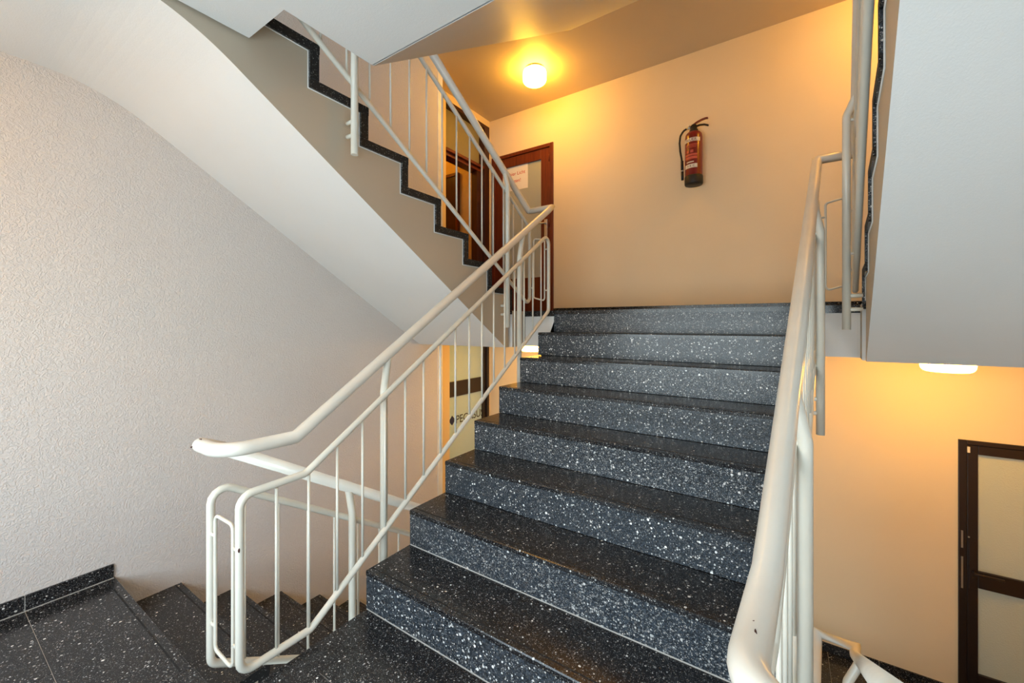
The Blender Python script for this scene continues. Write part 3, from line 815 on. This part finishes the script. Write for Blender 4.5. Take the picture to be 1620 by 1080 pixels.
bm = bmesh.new(); strip(bm, [(ex-0.022, 3.050), (ex-0.002, 3.066), (ex+0.030, 3.083), (ex+0.065, 3.094), (ex+0.100, 3.099), (ex+0.118, 3.096)], 0.024, 0.010)
finish('squeeze_lever', bm, 'red', root)
bm = bmesh.new(); strip(bm, [(ex+0.015, 3.046), (ex+0.050, 3.052), (ex+0.090, 3.046), (ex+0.122, 3.030)], 0.022, 0.009)
finish('carry_handle', bm, 'black_rubber', root)
hose = [(ex-0.055, ey, 3.046), (ex-0.085, ey-0.01, 3.030), (ex-0.112, ey-0.015, 2.985), (ex-0.118, ey-0.02, 2.92), (ex-0.112, ey-0.02, 2.84), (ex-0.100, ey-0.02, 2.77), (ex-0.096, ey-0.02, 2.70), (ex-0.094, ey-0.02, 2.66)]
bm = bmesh.new(); tube(bm, round_path(hose, 0.06, 4), 0.0085, 10); finish('hose', bm, 'black_rubber', root)
bm = bmesh.new(); tube(bm, [(ex-0.096, ey-0.02, 2.75), (ex-0.094, ey-0.02, 2.655)], 0.0125, 12); tube(bm, [(ex-0.094, ey-0.02, 2.650), (ex-0.092, ey-0.02, 2.575)], 0.0115, 12); finish('nozzle', bm, 'black_rubber', root)
bm = bmesh.new(); tube(bm, [(ex-0.094, ey-0.02, 2.664), (ex-0.094, ey-0.02, 2.652)], 0.0135, 12); finish('nozzle_ring', bm, 'steel', root)
bm = bmesh.new(); box(bm, ex-0.03, ex+0.03, ey+0.06, YB, 2.78, 2.82, 0.003); box(bm, ex-0.02, ex+0.02, ey+0.02, YB, 3.0, 3.02, 0.003); finish('wall_bracket', bm, 'black_rubber', root)
def band(bm, z0, z1, a0, a1, r=0.0746, n=14, arch=0.0):
    prev = None
    for i in range(n+1):
        f = i/n; a = a0+(a1-a0)*f; dz = arch*(1-(2*f-1)**2)
        x, y = ex+r*math.sin(a), ey-r*math.cos(a)
        x2, y2 = ex+(r-0.0012)*math.sin(a), ey-(r-0.0012)*math.cos(a)
        cur = [bm.verts.new(q) for q in ((x, y, z0+dz), (x, y, z1+dz), (x2, y2, z1+dz), (x2, y2, z0+dz))]
        if prev:
            for k in range(4): bm.faces.new((prev[k], prev[(k+1) % 4], cur[(k+1) % 4], cur[k]))
        else: bm.faces.new(cur)
        prev = cur
    bm.faces.new(prev[::-1])
FA = -0.17   # labels face the camera side
bm = bmesh.new(); band(bm, 2.892, 2.925, FA-1.05, FA+1.1); finish('name_label', bm, 'label', root)
def curved_text(name, s, size, zc, mname, r=0.0752, arch=0):
    c = bpy.data.curves.new('tmp_text', 'FONT'); c.body = s; c.size = size; c.align_x = 'CENTER'; c.align_y = 'CENTER'
    t = bpy.data.objects.new('tmp_text', c); COL.objects.link(t)
    me = bpy.data.meshes.new_from_object(t.evaluated_get(bpy.context.evaluated_depsgraph_get())); bpy.data.objects.remove(t)
    b = wloc(root)
    for v in me.vertices:
        a = FA + v.co.x/0.074; v.co = Vector((ex+r*math.sin(a), ey-r*math.cos(a), zc+v.co.y)) - b
    me.materials.clear(); me.materials.append(M[mname])
    o = bpy.data.objects.new(name, me); COL.objects.link(o); o.parent = root
curved_text('lettering', 'FEUER', 0.036, 2.907, 'red')
bm = bmesh.new(); band(bm, 2.862, 2.868, FA-.7, FA+.8); band(bm, 2.850, 2.855, FA-.7, FA+.7); band(bm, 2.838, 2.842, FA-.5, FA+.6)
band(bm, 2.792, 2.816, FA-.55, FA-.25); band(bm, 2.792, 2.816, FA-.05, FA+.3); band(bm, 2.765, 2.782, FA-.8, FA+.75); band(bm, 2.735, 2.758, FA-.8, FA+.75); band(bm, 2.80, 2.85, FA-.95, FA-.85)
finish('instruction_label', bm, 'pink_label', root)
bm = bmesh.new(); band(bm, 2.704, 2.713, FA-.55, FA+.35); band(bm, 2.655, 2.690, FA-.85, FA+.75); finish('class_label', bm, 'label', root)
curved_text('pictogram', 'A B  C', 0.024, 2.672, 'black_ink')
